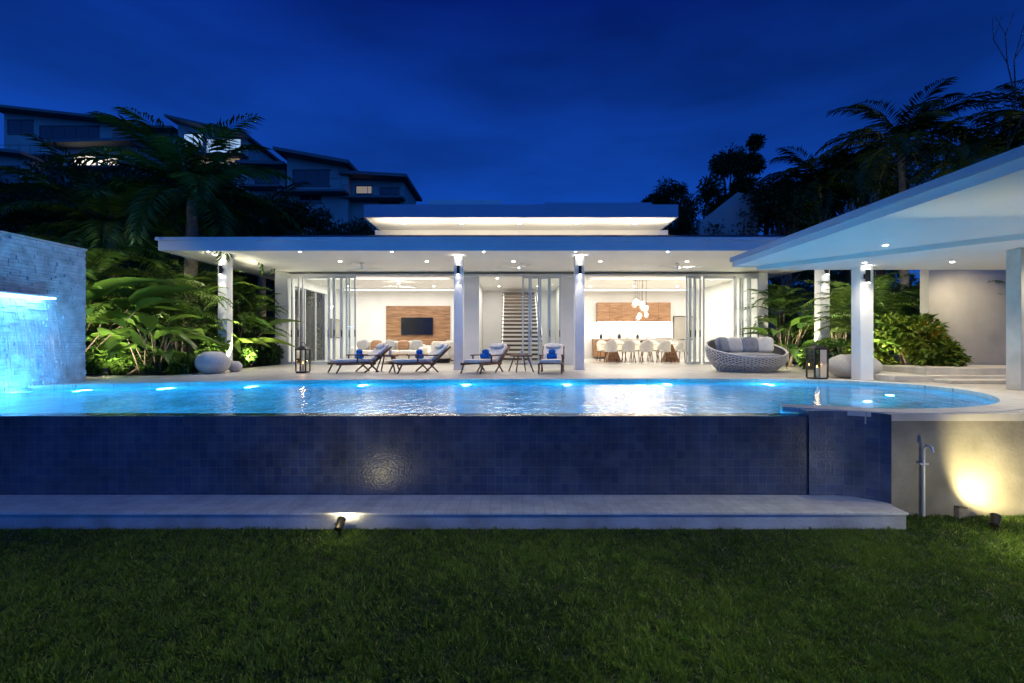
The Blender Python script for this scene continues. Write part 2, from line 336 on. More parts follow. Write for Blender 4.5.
# ---------------------------------------------------------------- ground
def sheet(name,x0,x1,y0,y1,z,mt,parent=None):
    m=MB(); m.add([(x0,y0,z),(x1,y0,z),(x1,y1,z),(x0,y1,z)],[(0,1,2,3)],mt); return m.obj(name,parent)
sheet('lawn',-600,600,-600,600,0,lawnm)
g=np.random.default_rng(11)
def grass(n,xf,y0,y1):
    y=y0+(y1-y0)*g.uniform(0,1,n)**1.15; x=g.uniform(-1,1,n)*xf(y); return x,y
a=Acc()
x1,y1=grass(330000,lambda y:1.16*y+.4,2.3,5.16)
x2=g.uniform(-9,9,80000); y2=g.uniform(1.2,5.16,80000)
x3=g.uniform(4.3,9,16000); y3=g.uniform(5.1,5.44,16000)
gx=np.concatenate([x1,x2,x3]); gy=np.concatenate([y1,y2,y3])
def vn(x,y,s,seed):
    r=np.random.default_rng(seed).uniform(0,1,(256,256)); X_=x*s+100;Y_=y*s+100; i=np.floor(X_).astype(int);j=np.floor(Y_).astype(int);u=X_-i;v=Y_-j;u=u*u*(3-2*u);v=v*v*(3-2*v)
    a_=r[i%256,j%256];b_=r[(i+1)%256,j%256];c_=r[i%256,(j+1)%256];d_=r[(i+1)%256,(j+1)%256]
    return a_*(1-u)*(1-v)+b_*u*(1-v)+c_*(1-u)*v+d_*u*v
k=~((gy>5.06)&(gx<4.28)); gx=gx[k];gy=gy[k]; n=len(gx)
tc_=g.uniform(0,1,n)
patch=.6*vn(gx,gy,1.1,1)+.4*vn(gx,gy,3.1,2); tuft=.5*vn(gx,gy,12,3)+.5*vn(gx,gy,24,4)
keep=tc_<(.25+1.1*tuft); gx=gx[keep];gy=gy[keep];patch=patch[keep];tuft=tuft[keep];n=len(gx)
Y=np.stack([g.normal(0,.5,n)+(vn(gx,gy,14,5)-.5)*1.4,g.normal(0,.5,n)+(vn(gx,gy,14,6)-.5)*1.4,np.ones(n)],1); Zn=np.stack([g.normal(0,1,n),g.normal(0,1,n),g.normal(0,.2,n)],1)
hh=(.012+.050*tuft**1.6+.010*patch)*g.uniform(.6,1.4,n)
a.add(TG,np.stack([gx,gy,np.zeros(n)],1),Y,Zn,g.uniform(.0045,.008,n),hh,np.where(g.uniform(0,1,n)<.05,.97,np.clip(-.4+.75*patch+.55*tuft+g.uniform(-.15,.5,n),0,.84)))
a.obj('grass',grassm)
sheet('garden_soil',-60,60,10.6,45,1.17,soil)
sheet('garden_bed',-60,-9.36,5.3,10.58,1.17,soil)
# ---------------------------------------------------------------- pool outline
pix=[(60,386.5),(130,384),(250,381.5),(400,380),(600,379.5),(760,379.5),(850,381.5),(920,385.5),(968,391),(995,397),(1000,403),(975,407.5),(930,409.5),(880,409.5),(830,407),(780,404.5)]
ctl=[]
for px,py in pix:
    d=(ZC-ZP)*F/(py-341.5); ctl.append(Vector((X(px,d),d)))
ctl[0].x=-9.0
out=[]
for i in range(len(ctl)-1):
    p0=ctl[max(0,i-1)];p1=ctl[i];p2=ctl[i+1];p3=ctl[min(len(ctl)-1,i+2)]
    for j in range(6):
        t=j/6; out.append(.5*((2*p1)+(p2-p0)*t+(2*p0-5*p1+4*p2-p3)*t*t+(3*p1-p0-3*p2+p3)*t**3))
out.append(ctl[-1]); out.append(Vector((3.60,5.72)))
pool=empty('swimming_pool')
import bmesh
def poly(name,pts,z0,z1,mt,parent=None,bev=0):
    bm=bmesh.new(); vs=[bm.verts.new((p[0],p[1],z0)) for p in pts]; f=bm.faces.new(vs)
    r=bmesh.ops.extrude_face_region(bm,geom=[f]); 
    for v in r['geom']:
        if isinstance(v,bmesh.types.BMVert): v.co.z=z1
    bmesh.ops.recalc_face_normals(bm,faces=bm.faces); bmesh.ops.triangulate(bm,faces=bm.faces)
    me=bpy.data.meshes.new(name); bm.to_mesh(me); me.materials.append(mt); o=bpy.data.objects.new(name,me); S.collection.objects.link(o)
    if parent:o.parent=parent
    return o
pl=[(p.x,p.y) for p in out]
outer=[(4.05,5.70),(4.36,5.47),(4.36,5.46),(16,5.46),(16,17.3),(-8.4,17.3),(-8.4,11.6),(-12,11.6),(-12,10.4),(-9.4,10.3),(-9.4,9.0)]
poly('patio',pl+outer,1.05,ZP,patio_m)
m=MB(); vs=[];n=len(out)-1
for i in range(n):
    a0=out[max(0,i-1)];b0=out[min(n-1,i+1)]; t=(b0-a0).normalized(); nrm=Vector((-t.y,t.x))
    for o_ in(-.012,.34): q=out[i]+nrm*o_; vs.append((q.x,q.y,0))
L0=len(vs)
vt=[(v[0],v[1],ZP+.012) for v in vs]+[(v[0],v[1],ZP-.05) for v in vs]
fs=[]
for i in range(n-1):
    a_=2*i; fs.append((a_,a_+2,a_+3,a_+1)); fs.append((a_,a_+L0,a_+2+L0,a_+2)); fs.append((a_+1,a_+3,a_+3+L0,a_+1+L0))
m.add(vt,fs,cop_m); m.obj('pool_coping',pool)
m=MB(); vv=[];ff=[]
for p in pl: vv+= [(p[0],p[1],.14),(p[0],p[1],1.1)]
for i in range(len(pl)-1): ff.append((2*i,2*i+2,2*i+3,2*i+1))
basin_v=tilemat('pool_basin_wall_tile',(.08,.48,.62),(.15,.56,.70),(.06,.34,.46),.15,.15,'xz',.5,0,.006,.1,.3,2.2)
m.add(vv,ff,basin_v)
m.add([(-9.2,5.7,.14),(8.3,5.7,.14),(8.3,11,.14),(-9.2,11,.14)],[(0,1,2,3)],basin_t)
m.box(-9.4,3.60,5.72,5.92,0,1.12,wall_t); m.box(-9.4,3.60,5.92,5.94,.14,1.10,basin_v)
m.box(-9.2,-9.0,5.95,10,.1,1.1,basin_v)
m.obj('basin',pool)
m=MB(); m.lathe([(0,.35),(1.0,.35),(1.0,0)],(5.6,7.9,.145),basin_t,40); m.obj('pool_bench',pool)
m=MB(); m.add([(-9.0,5.69,ZW),(8.2,5.69,ZW),(8.2,10.9,ZW),(-9.0,10.9,ZW)],[(0,1,2,3)],water); m.obj('water',pool)
m=MB(); vs=[];fs=[]
cv=[(3.603,5.70),(3.85,5.695),(4.05,5.66),(4.2,5.59),(4.3,5.5),(4.36,5.40)]
for x_,y_ in cv: vs+=[(x_,y_,0),(x_,y_,ZP-.002)]
for i in range(len(cv)-1): fs.append((2*i,2*i+2,2*i+3,2*i+1))
m.add(vs,fs,panel_t,True); m.obj('return_wall',pool)
m=MB(); m.box(-9.4,4.05,5.08,5.719,0,.165,ledge_f); m.add([(4.05,5.08,0),(4.26,5.08,0),(4.36,5.43,0),(4.05,5.69,0),(4.05,5.08,.165),(4.26,5.08,.165),(4.36,5.43,.165),(4.05,5.69,.165)],[(0,1,5,4),(1,2,6,5),(4,5,6,7)],ledge_f)
m.box(-9.42,4.27,5.06,5.24,.165,.185,ledge_t); m.add([(-9.4,5.24,.169),(4.27,5.24,.169),(4.34,5.43,.169),(4.05,5.69,.169),(-9.4,5.7,.169)],[(0,1,2,3,4)],ledge_t); m.obj('overflow_ledge',pool)
m=MB(); m.box(4.362,16,5.45,5.65,0,ZP-.08,greyw); m.box(4.35,16,5.43,5.70,ZP-.078,ZP+.004,cream); m.obj('retaining_wall')
m=MB(); m.box(-60,-9.42,5.45,5.65,0,1.19,greyw); m.obj('retaining_wall')
def plamp(x,y,e=58,z=.72,c=(.05,.58,.97),vis=True,back=1):
    if vis:
        m=MB(); m.cyl((x,y+.0,z),(x,y-.05*back,z),.10,.09,pooll,20); m.obj('pool_lamp',pool)
    light('POINT',(x,y-.22*back,z),e,c,size=.06,parent=pool,name='pool_lamp_light')
def backy(x):
    best=min((p for p in pl if p[1]>7.5),key=lambda p:abs(p[0]-x)); return best[1]
for x in(-8.2,-6.9,-5.4,-3.2,-1.0,1.2,3.4,5.6): plamp(x,backy(x)-.03)
for x in(-8,-6,-4,-2,0,2,3.3): plamp(x,5.98,55,.55,vis=False,back=-1)
light('POINT',(5.6,7.4,.75),64,(.08,.62,.97),size=.06,parent=pool); light('POINT',(6.6,8.2,.75),54,(.08,.62,.97),size=.06,parent=pool)
# ---------------------------------------------------------------- waterfall wall
ww=empty('waterfall_wall'); m=MB(); m.box(-9.32,-9.04,3.2,9.88,.9,3.93,greyw)
random.seed(8); z=.95
while z<3.93:
    hh=random.choice([.045,.06,.075]); y=3.2
    while y<9.88:
        l=min(random.uniform(.14,.4),9.9-y); dx=random.uniform(.0,.035)
        m.box(-9.06,-9.0+dx,y+.003,y+l-.003,z+.003,z+hh-.002,splitst); y+=l
    x_=-9.32
    while x_<-9.0:
        l=min(random.uniform(.1,.25),-8.99-x_)+.001; m.box(x_,x_+l-.004,9.86,9.9+random.uniform(0,.02),z+.003,z+hh-.002,splitst); x_+=l
    z+=hh
m.box(-9.34,-8.97,3.2,9.93,3.94,3.98,cream)
m.obj('stone_wall',ww)
zs=2.86; ye=9.0; m=MB(); m.box(-9.05,-8.72,6.4,ye,zs,zs+.035,alu); m.box(-8.98,-8.715,6.42,ye-.02,zs-.022,zs-.002,ledb); m.obj('water_spout',ww)
m=MB(); vs=[];fs=[]
for i in range(15):
    t=i/14; xx=-8.70+.28*t; zz=zs+.01-(zs-ZW+.0)*t*t
    vs+=[(xx,6.5+.1*t,zz),(xx,ye-.08-.1*t,zz)]
for i in range(14): fs.append((2*i,2*i+1,2*i+3,2*i+2))
m.add(vs,fs,falling,True)
for k in range(26):
    y=6.5+(ye-6.6)*k/25+random.uniform(-.04,.04); pts=[];rs=[]
    for i in range(10):
        t=i/9; pts.append((-8.69+.30*t,y+random.uniform(-.006,.006),zs-(zs-ZW)*t*t)); rs.append(.004+.004*random.random())
    m.tube(pts,rs,falling,5)
m.obj('falling_water',ww)
light('AREA',(-8.84,7.7,zs-.05),34,(.05,.32,1),(-8.9,7.7,0),size=.2,sy=2.5,parent=ww)
light('AREA',(-8.5,8.3,ZW+.06),75,(.10,.42,1),(-9.3,8.5,3.4),size=.25,sy=2.8,parent=ww)
# ---------------------------------------------------------------- villa
V=empty('villa'); YD=17.3; YB=23.5
m=MB()
m.box(-9.74,10.3,13.0,YB+.3,ZS,ZS+.06,soffit)
m.box(-9.76,10.32,12.96,13.02,ZS-.03,ZS+.31,fascia); m.box(-9.76,-9.70,13.02,YB,ZS-.03,ZS+.31,fascia); m.box(10.27,10.32,13.02,YB,ZS-.03,ZS+.31,fascia)
m.box(-9.80,10.36,12.90,12.958,ZS+.24,ZS+.33,fascia)
m.obj('eaves',V)
m=MB(); vs=[(-9.7,13.02,ZS+.31),(10.26,13.02,ZS+.31),(9.2,15.7,ZS+1.02),(-7.2,15.7,ZS+1.02),(-9.7,YB,ZS+.31),(10.26,YB,ZS+.31),(9.2,21,ZS+1.02),(-7.2,21,ZS+1.02)]
m.add(vs,[(0,1,2,3),(1,5,6,2),(3,2,6,7),(0,3,7,4),(4,7,6,5)],darkroof); m.obj('roof',V)
m=MB(); xl,xr=X(365,17),X(677,17); zt=Z(217,17)
m.box(X(375,19),X(668,19),19,23,4.9,zt,white); m.box(xl,xr,17,23.2,zt,zt+.08,soffit); m.box(xl-.03,xr+.03,16.95,17.0,zt-.02,zt+.44,fascia); m.box(xl-.03,xl+.02,17,23.2,zt-.02,zt+.44,fascia); m.box(xr-.02,xr+.03,17,23.2,zt-.02,zt+.44,fascia); m.box(xl,xr,17,23.2,zt+.36,zt+.4,darkroof)
m.box(X(428,17.6),X(501,17.6),17.6,19.5,zt+.4,zt+.8,white); m.box(X(545,17.8),X(652,17.8),17.8,20,zt+.4,zt+.76,fascia); m.box(X(500,18.5),X(560,18.5),18.5,20,zt+.4,zt+.72,darkroof)
for i in range(5): 
    x=xl+1.2+i*2.2; m.cyl((x,17.9,zt-.006),(x,17.9,zt+.001),.07,.07,downl,14)
m.obj('upper_storey',V)
for i in range(4): light('AREA',(xl+1.6+i*2.8,17.35,zt-.5),34,(1,.87,.66),(xl+1.6+i*2.8,18.2,zt+1),size=2.4,sy=.1,parent=V,name='cove_light')
m=MB(); zc=ZS-.001
m.box(X(275,YD),X(289,YD),YD,YD+.3,ZP,zc,white); m.box(X(757,YD)+.05,X(768,YD),YD,YD+.3,ZP,zc,white)
m.box(X(455,YD),X(479,YD),YD,YD+.3,ZP,zc,white); m.box(X(560,YD),X(584,YD),YD,YD+.3,ZP,zc,white)
m.box(X(289,YD),X(757,YD)+.05,YD+.02,YD+.25,ZS-.16,zc-.002,white)
m.box(-9.0,9.42,YB,YB+.25,ZP,zc,white)
m.box(-1.75,-1.45,YD+.3,YB,ZP,zc,white); m.box(2.15,2.45,YD+.3,YB,ZP,zc,white)
m.box(9.15,9.4,YD+.3,YB,ZP,zc,white)
m.box(-8.72,-8.5,YD+.3,18.4,ZP,zc,white); m.box(-8.72,-8.5,21.6,YB,ZP,zc,white); m.box(-8.72,-8.5,18.4,21.6,4.2,zc,white)
m.obj('walls',V)
sheet('floor',-9,9.4,YD,YB,ZP+.003,floor_m,V)
m=MB()
for (a_,b_) in((-8.1,-2.2),(2.9,8.8)):
    m.box(a_,b_,18.3,18.36,ZS-.12,ZS-.003,soffit); m.box(a_,b_,22.4,22.46,ZS-.12,ZS-.003,soffit)
for i in range(7):
    x=-8.2+i*2.75
    for y in(14.9,): m.cyl((x,y,ZS-.008),(x,y,ZS+.002),.05,.05,downl,14)
for i in range(8): m.cyl((-8.6+i*2.6,13.3,ZS-.008),(-8.6+i*2.6,13.3,ZS+.002),.03,.03,downl,14)  # discs for the added front row of eave lights
for x in(-7.5,-5.6,-3.6,-.6,1.2,3.6,5.6,7.6):
    for y in(18.9,21.6): m.cyl((x,y,ZS-.008),(x,y,ZS+.002),.05,.05,downl,12)
m.obj('ceiling_lights',V)
for i in range(7): light('SPOT',(-8.2+i*2.75,14.9,ZS-.03),105,(1,.92,.80),(-8.2+i*2.75,14.7,0),size=.06,spot=2.6,blend=.8,parent=V,name='downlight')
for i in range(8): light('SPOT',(-8.6+i*2.6,13.3,ZS-.03),120,(1,.88,.70),(-8.6+i*2.6,12.6,0),size=.05,spot=1.9,blend=.9,parent=V,name='downlight')  # front row added to brighten the loungers and daybed
for x,sx,e in((-5.2,5.5,340),(.35,3.0,155),(5.8,5.5,340)): light('AREA',(x,20.3,ZS-.06),e,(1,.94,.85),(x,20.3,0),size=sx,sy=4.5,parent=V,name='room_light')
m=MB()
for x in(-8.6,-1.59,2.01,9.3):
    m.box(x-.14,x+.14,13.96,14.24,ZP,ZS-.002,white); m.box(x-.16,x+.16,13.94,14.26,ZP-.0,ZP+.03,alu)
m.obj('columns',V,bevel=.008)
def walllamp(x,y,z,par=None):
    m=MB(); m.cyl((0,-.09,-.14),(0,-.09,.14),.045,.045,dark,16); m.box(-.03,.03,-.07,0,-.05,.05,dark); m.cyl((0,-.09,.141),(0,-.09,.145),.042,.042,downl,12); m.cyl((0,-.09,-.145),(0,-.09,-.141),.042,.042,downl,12)
    m.obj('wall_lamp',None,loc=(x,y,z))
    light('SPOT',(x,y-.1,z+.17),9,(1,.9,.72),(x,y-.07,z+3),size=.03,spot=1.7,blend=.6); light('SPOT',(x,y-.1,z-.17),18,(1,.9,.72),(x,y-.05,z-3),size=.03,spot=1.0,blend=.6)
for x in(-8.6,-1.59,2.01,9.3): walllamp(x,13.96,4.15)
walllamp(7.55,10.06,3.42)
def sliders(m,xa,xb,n,y,z0=ZP+.01,z1=ZS-.16,ov=0.0):
    w_=(xb-xa)/n; fw=.055
    for i in range(n):
        a_=xa+i*w_-(ov if i else 0); b_=xa+(i+1)*w_; yy=y+.06*(i%3)
        m.box(a_,a_+fw,yy,yy+.05,z0,z1,alu); m.box(b_-fw,b_,yy,yy+.05,z0,z1,alu); m.box(a_+fw,b_-fw,yy,yy+.05,z0,z0+.09,alu); m.box(a_+fw,b_-fw,yy,yy+.05,z1-.08,z1,alu)
        m.add([(a_+fw,yy+.02,z0+.09),(b_-fw,yy+.02,z0+.09),(b_-fw,yy+.02,z1-.08),(a_+fw,yy+.02,z1-.08)],[(0,1,2,3)],glass)
        m.box(b_-.045,b_-.02,yy-.03,yy,z0+1.0,z0+1.25,dark)
m=MB(); q=YD-.2
sliders(m,X(289,YD),X(301,YD),2,q,ov=.06); sliders(m,X(303,YD),X(330,YD),1,q+.1); sliders(m,X(331,YD),X(358,YD),4,q-.05,ov=.12)
sliders(m,X(522,YD),X(560,YD),4,q,ov=.12); sliders(m,X(684,YD),X(700,YD),3,q,ov=.08); sliders(m,X(702,YD),X(734,YD),1,q+.1); sliders(m,X(732,YD),X(757,YD),3,q-.05,ov=.12)
m.box(X(289,YD),X(757,YD),q-.06,q+.22,ZS-.16,ZS-.1,alu)
m.add([(-8.6,18.4,ZP),(-8.6,21.6,ZP),(-8.6,21.6,4.2),(-8.6,18.4,4.2)],[(0,1,2,3)],glass)
for y in(18.4,19.45,20.5,21.55): m.box(-8.64,-8.56,y,y+.06,ZP,4.2,alu)
m.obj('sliding_glass_doors',V)
m=MB(); 
for i in range(18):
    z=ZP+.18*(i+1); y=18.7+.25*i; m.box(-.45,1.15,y,y+.30,z-.085,z,treadw)
m.box(-.5,-.45,18.7,23.3,ZP,ZP+.1,white)
for xx in(-.42,1.10): m.add([(xx,18.7,ZP),(xx+.04,18.7,ZP),(xx+.04,23.2,ZP+3.2),(xx,23.2,ZP+3.2),(xx,18.7,ZP+.15),(xx+.04,18.7,ZP+.15),(xx+.04,23.0,ZP+3.25),(xx,23.0,ZP+3.25)],[(0,1,5,4),(1,2,6,5),(3,0,4,7),(4,5,6,7)],white)
m.add([(1.2,18.7,ZP+.1),(1.2,23,ZP+3.1),(1.2,23,ZS-.1),(1.2,18.7,ZP+1.1)],[(0,1,2,3)],glass)
m.tube([(1.2,18.7,ZP+1.1),(1.2,22.8,ZS-.15)],.02,alu); m.obj('staircase')
m=MB(); m.box(-6.27,-3.09,23.40,23.49,1.86,3.8,panelw)
for i in range(9): m.box(-6.27,-3.09,23.392,23.401,1.86+i*.215,1.866+i*.215,dark)
m.obj('wood_wall_panel')
m=MB(); m.box(-5.5,-3.92,23.30,23.36,2.36,3.22,black); m.box(-5.48,-3.94,23.296,23.30,2.38,3.2,black); m.box(-4.9,-4.5,23.36,23.39,2.6,3.0,dark); m.obj('television')
m=MB(); m.box(-6.3,-3.0,22.95,23.38,1.45,1.84,white); 
for i in range(1,4): m.box(-6.3+i*.825-.004,-6.3+i*.825+.004,22.945,22.95,1.47,1.82,dark)
m.box(-6.2,-3.1,23.0,23.35,ZP,1.45,dark); m.obj('media_console',bevel=.01)
def sofa(loc,rot,Lw=2.8):
    m=MB(); m.box(-Lw/2,Lw/2,-.45,.45,.08,.25,fabric)
    for i in range(3): m.pil((-Lw/2+.2+(Lw-.4)/3*(i+.5),-.08,.36),((Lw-.4)/3,.78,.24),fabric,.3)
    for i in range(3): m.pil((-Lw/2+.2+(Lw-.4)/3*(i+.5),.32,.62),((Lw-.4)/3,.26,.5),fabric,.4)
    for s_ in(-1,1): m.pil((s_*(Lw/2-.1),0,.36),(.24,.92,.5),fabric,.3)
    m.pil((0,.42,.42),(Lw,.16,.66),fabric,.3)
    cs=[gfab,panelw,gfab,panelw,gfab]
    for i in range(5):
        M=Matrix.Translation((-Lw/2+.4+i*(Lw-.8)/4,.12,.68))@Matrix.Rotation(-.3,4,'X')@Matrix.Rotation(random.uniform(-.4,.4),4,'Y'); m.pil((0,0,0),(.48,.17,.46),cs[i],.55,M)
    for x in(-Lw/2+.15,Lw/2-.15):
        for y in(-.35,.35): m.cyl((x,y,0),(x,y,.09),.02,.02,dark,8)
    return m.obj('sofa',loc=loc,rot=rot)
s0=sofa((-5.2,19.9,ZP),0,3.1); dup(s0,(-2.9,21.2,ZP),-1.57); 
m=MB(); m.lathe([(0,.36),(.55,.36),(.58,.34),(.55,.31),(.1,.30),(.08,.05),(.3,.02),(.3,0)],(0,0,0),panelw,32); m.obj('coffee_table',loc=(-4.7,18.6,ZP))
m=MB(); m.pil((0,0,.32),(.85,.85,.3),fabric,.4)
for k in range(12):
    t=math.pi*(k/11); m.pil((.42*math.cos(t),.42*math.sin(t),.55),(.26,.26,.6),fabric,.6)
m.cyl((0,0,0),(0,0,.2),.3,.35,dark,20); m.obj('armchair',loc=(-2.75,18.6,ZP),rot=-.6)
m=MB(); m.box(0,.03,0,1.2,0,.9,dark); m.box(.03,.035,.03,1.17,.03,.87,conc); m.obj('framed_picture',loc=(-8.49,22,2.2))
m=MB(); m.box(4.2,7.8,23.1,23.49,3.0,3.95,panelw)
for i in range(1,6): m.box(4.2+i*.6-.004,4.2+i*.6+.004,23.095,23.1,3.0,3.95,dark)
m.box(4.25,7.75,23.15,23.4,2.985,2.999,downl); m.box(4.0,8.0,22.85,23.49,ZP+.1,2.12,panelw); m.box(3.98,8.02,22.83,23.49,2.12,2.17,conc)
for i in range(1,7): m.box(4.0+i*.57-.004,4.0+i*.57+.004,22.845,22.85,ZP+.1,2.1,dark)
m.box(7.0,7.75,22.82,23.4,2.17,2.19,black)
for i in range(6): m.lathe([(.0,0),(.06,0),(.08,.1),(.05,.2),(.03,.24),(0,.24)],(4.4+i*.45,23.2,2.17),(cream if i%2 else dark),14)
m.box(5.2,5.9,23.28,23.46,2.17,2.5,alu); m.obj('kitchen_cabinets')
light('AREA',(6,23.2,2.96),10,(1,.8,.5),(6,23.35,2),size=3.4,sy=.12,name='cabinet_light')
m=MB(); m.box(-1.3,1.3,-.45,.45,0,.86,white); m.box(-1.4,1.4,-.5,.5,.86,.92,cream); m.obj('kitchen_island',bevel=.01,loc=(6.2,21.7,ZP))
m=MB(); m.box(-1.6,1.6,-.5,.5,.71,.75,cream)
for x in(-1.2,1.2): m.add([(x-.3,-.3,0),(x+.3,-.3,0),(x+.3,.3,0),(x-.3,.3,0),(x-.08,-.1,.71),(x+.08,-.1,.71),(x+.08,.1,.71),(x-.08,.1,.71)],[(0,1,5,4),(1,2,6,5),(2,3,7,6),(3,0,4,7)],panelw)
m.lathe([(0,0),(.12,0),(.16,.06),(.13,.14),(.11,.14),(.1,.03),(0,.02)],(0.1,0,.75),dark,20)
m.obj('dining_table',bevel=.01,loc=(5.4,19.6,ZP))
def chair():
    m=MB()
    for x in(-.19,.19):
        for y in(-.18,.2): m.cyl((x*1.15,y*1.15,0),(x*.85,y*.85,.43),.016,.02,wood,8)
    m.pil((0,0,.46),(.48,.46,.09),fabric,.45)
    vs=[];fs=[];n=14
    for i in range(n+1):
        t=-.35+(math.pi+.7)*i/n
        for k in range(5):
            z=.44+k/4*(.46*(.45+.55*max(0,math.sin(t)))); r=.25+.03*k/4; vs.append((r*math.cos(t),r*math.sin(t)*.95,z))
    for i in range(n):
        for k in range(4): a_=i*5+k; fs.append((a_,a_+5,a_+6,a_+1))
    m.add(vs,fs,fabric,True); o=m.obj('dining_chair'); so=o.modifiers.new('s','SOLIDIFY'); so.thickness=.035; return o
c0=chair(); c0.location=(3.95,18.85,ZP); c0.rotation_euler=(0,0,math.pi)
for i in range(1,5): dup(c0,(3.95+i*.72,18.85+random.uniform(-.05,.05),ZP),math.pi+random.uniform(-.15,.15))
for i in range(5): dup(c0,(3.95+i*.72,20.35,ZP),random.uniform(-.15,.15))
m=MB(); m.cyl((0,0,-.02),(0,0,0),.3,.3,alu,24); random.seed(4)
for i in range(13):
    az=i*2.4; r=.08+.24*math.sqrt(i/13); x=r*math.cos(az); y=r*math.sin(az); l=random.uniform(.75,1.55)
    m.cyl((x,y,-l),(x,y,-.02),.004,.004,dark,5); m.lathe([(.02,.13),(.05,.11),(.09,.05),(.10,0),(.09,-.05),(.05,-.09),(0,-.1)],(x,y,-l-.1),bulbg,14); m.lathe([(0,.04),(.03,.02),(.035,0),(.02,-.03),(0,-.035)],(x,y,-l-.08),bulbm,10)
m.obj('chandelier',loc=(5.35,19.5,ZS-.002)); light('POINT',(5.35,19.5,2.85),12,(1,.8,.5),size=.1)
m=MB(); m.box(-.5,.5,0,.03,0,1.2,dark); m.box(-.46,.46,-.006,0,.04,1.16,conc); m.obj('framed_picture',loc=(8.55,23.44,2.1))
def fan():
    m=MB(); m.cyl((0,0,-.04),(0,0,0),.07,.06,white,16); m.cyl((0,0,-.12),(0,0,-.04),.015,.015,white,8); m.lathe([(0,.06),(.08,.05),(.1,0),(.08,-.05),(0,-.06)],(0,0,-.16),white,20)
    for k in range(3):
        M=Matrix.Rotation(k*2.094+.4,4,'Z')@Matrix.Translation((.1,0,-.16))@Matrix.Rotation(.25,4,'X')
        m.add([(0,-.03,0),(.15,-.07,0),(.62,-.06,0),(.66,0,0),(.62,.06,0),(.15,.07,0),(0,.03,0),(0,-.03,.012),(.15,-.07,.012),(.62,-.06,.012),(.66,0,.012),(.62,.06,.012),(.15,.07,.012),(0,.03,.012)],[(0,6,5,4,3,2,1),(7,8,9,10,11,12,13)]+[(i,(i+1)%7,7+(i+1)%7,7+i) for i in range(7)],white,False,M)
    return m.obj('ceiling_fan')
f0=fan(); f0.location=(X(362,15.2),15.2,ZS-.001); dup(f0,(X(520,15.2),15.2,ZS-.001),.5); dup(f0,(X(678,15.2),15.2,ZS-.001),1.1); dup(f0,(X(397,19.5),19.8,ZS-.07),.3)
# ---------------------------------------------------------------- pavilion
P=empty('pool_pavilion'); ph=3.73; m=MB()
m.box(5.03,16,2.9,10.6,ph,ph+.05,soffit); m.box(4.99,5.03,2.9,10.64,ph-.02,ph+.17,white); m.box(5.03,16,10.6,10.64,ph-.02,ph+.17,white); m.box(4.95,4.99,2.86,10.68,ph+.10,ph+.20,fascia)
m.box(5.0,16,2.9,10.62,ph+.171,ph+.19,darkroof)
m.add([(5.5,10.55,ph-.09),(8.1,7.3,ph-.09),(16,7.3,ph-.09),(16,10.55,ph-.09),(5.5,10.55,ph-.001),(8.1,7.3,ph-.001),(16,7.3,ph-.001)],[(0,3,2,1),(0,1,5,4),(1,2,6,5)],soffit)
pd=((7.2,9.6),(8.9,9.5),(10,9),(9.2,7.6),(6.6,8.3),(7.8,6.0),(6.3,5.2),(8.6,4.2))
for x,y in pd: m.cyl((x,y,ph-.098 if y>8.5 or x>9 else ph-.008),(x,y,ph-.089 if y>8.5 or x>9 else ph+.001),.035,.035,downl,12)
m.obj('roof',P)
m=MB(); m.box(7.46,7.74,10.06,10.34,ZP,ph-.001,white); m.box(7.44,7.76,10.04,10.36,ZP,ZP+.03,alu); m.box(8.72,9.9,8.05,8.30,ZP,ph-.091,cream); m.obj('columns',P,bevel=.008)
for x,y in pd: light('SPOT',(x,y,ph-.13),90,(1,.88,.70),(x,y,0),size=.05,spot=2.4,blend=.8,parent=P,name='downlight')
light('SPOT',(10.6,10.35,ph-.13),90,(1,.86,.62),(11.0,11.6,2.2),size=.05,spot=2.2,blend=.8,parent=P,name='downlight')  # bare spot added to brighten the concrete garden wall, no fitting modelled
def added_flood(x,y,z,tgt,e,sp_,col=(1,.97,.60),par=P):  # added fixture, brightens the lawn and garden beds
    m=MB(); d=(Vector(tgt)-Vector((x,y,z))).normalized(); M=Matrix.Translation(Vector((x,y,z))+d*.06)@d.to_track_quat('-Z','Y').to_matrix().to_4x4()
    m.box(-.08,.08,-.06,.06,-.02,.06,dark,M); m.box(-.07,.07,-.05,.05,-.024,-.02,spotl,M); m.cyl((x,y,z-.02),(x,y,z+.12),.015,.015,dark,8); m.obj('added_floodlight',par)
    light('SPOT',Vector((x,y,z))+d*.14,e,col,tgt,size=.06,spot=sp_,blend=1,parent=par,name='added_flood_beam')
added_flood(5.2,3.2,ph-.12,(2.6,2.9,0),420,1.6); added_flood(5.2,3.6,ph-.12,(-1.8,2.9,0),620,.95)
added_flood(-8.86,3.4,3.5,(-3.0,2.7,0),300,.95,par=ww)
added_flood(8.4,10.72,ph-.12,(10.0,13.4,2.0),280,2.0,(1,.95,.68)); added_flood(-9.15,9.98,3.86,(-10.6,12.8,2.2),300,2.2,(1,.97,.70),ww)
m=MB(); m.box(10.2,16,11.5,11.75,ZP,4.6,conc); m.obj('garden_wall'); m=MB(); m.box(9.6,20,19.5,19.7,1.1,3.6,greyw); m.obj('garden_wall')
m=MB(); m.box(7.9,16,9.7,11.4,ZP,ZP+.13,cream); m.box(8.7,16,9.3,11.3,ZP+.002,ZP+.07,cream); m.box(8.9,16,10.1,11.45,ZP+.13,ZP+.27,cream); m.obj('stone_steps',bevel=.01)
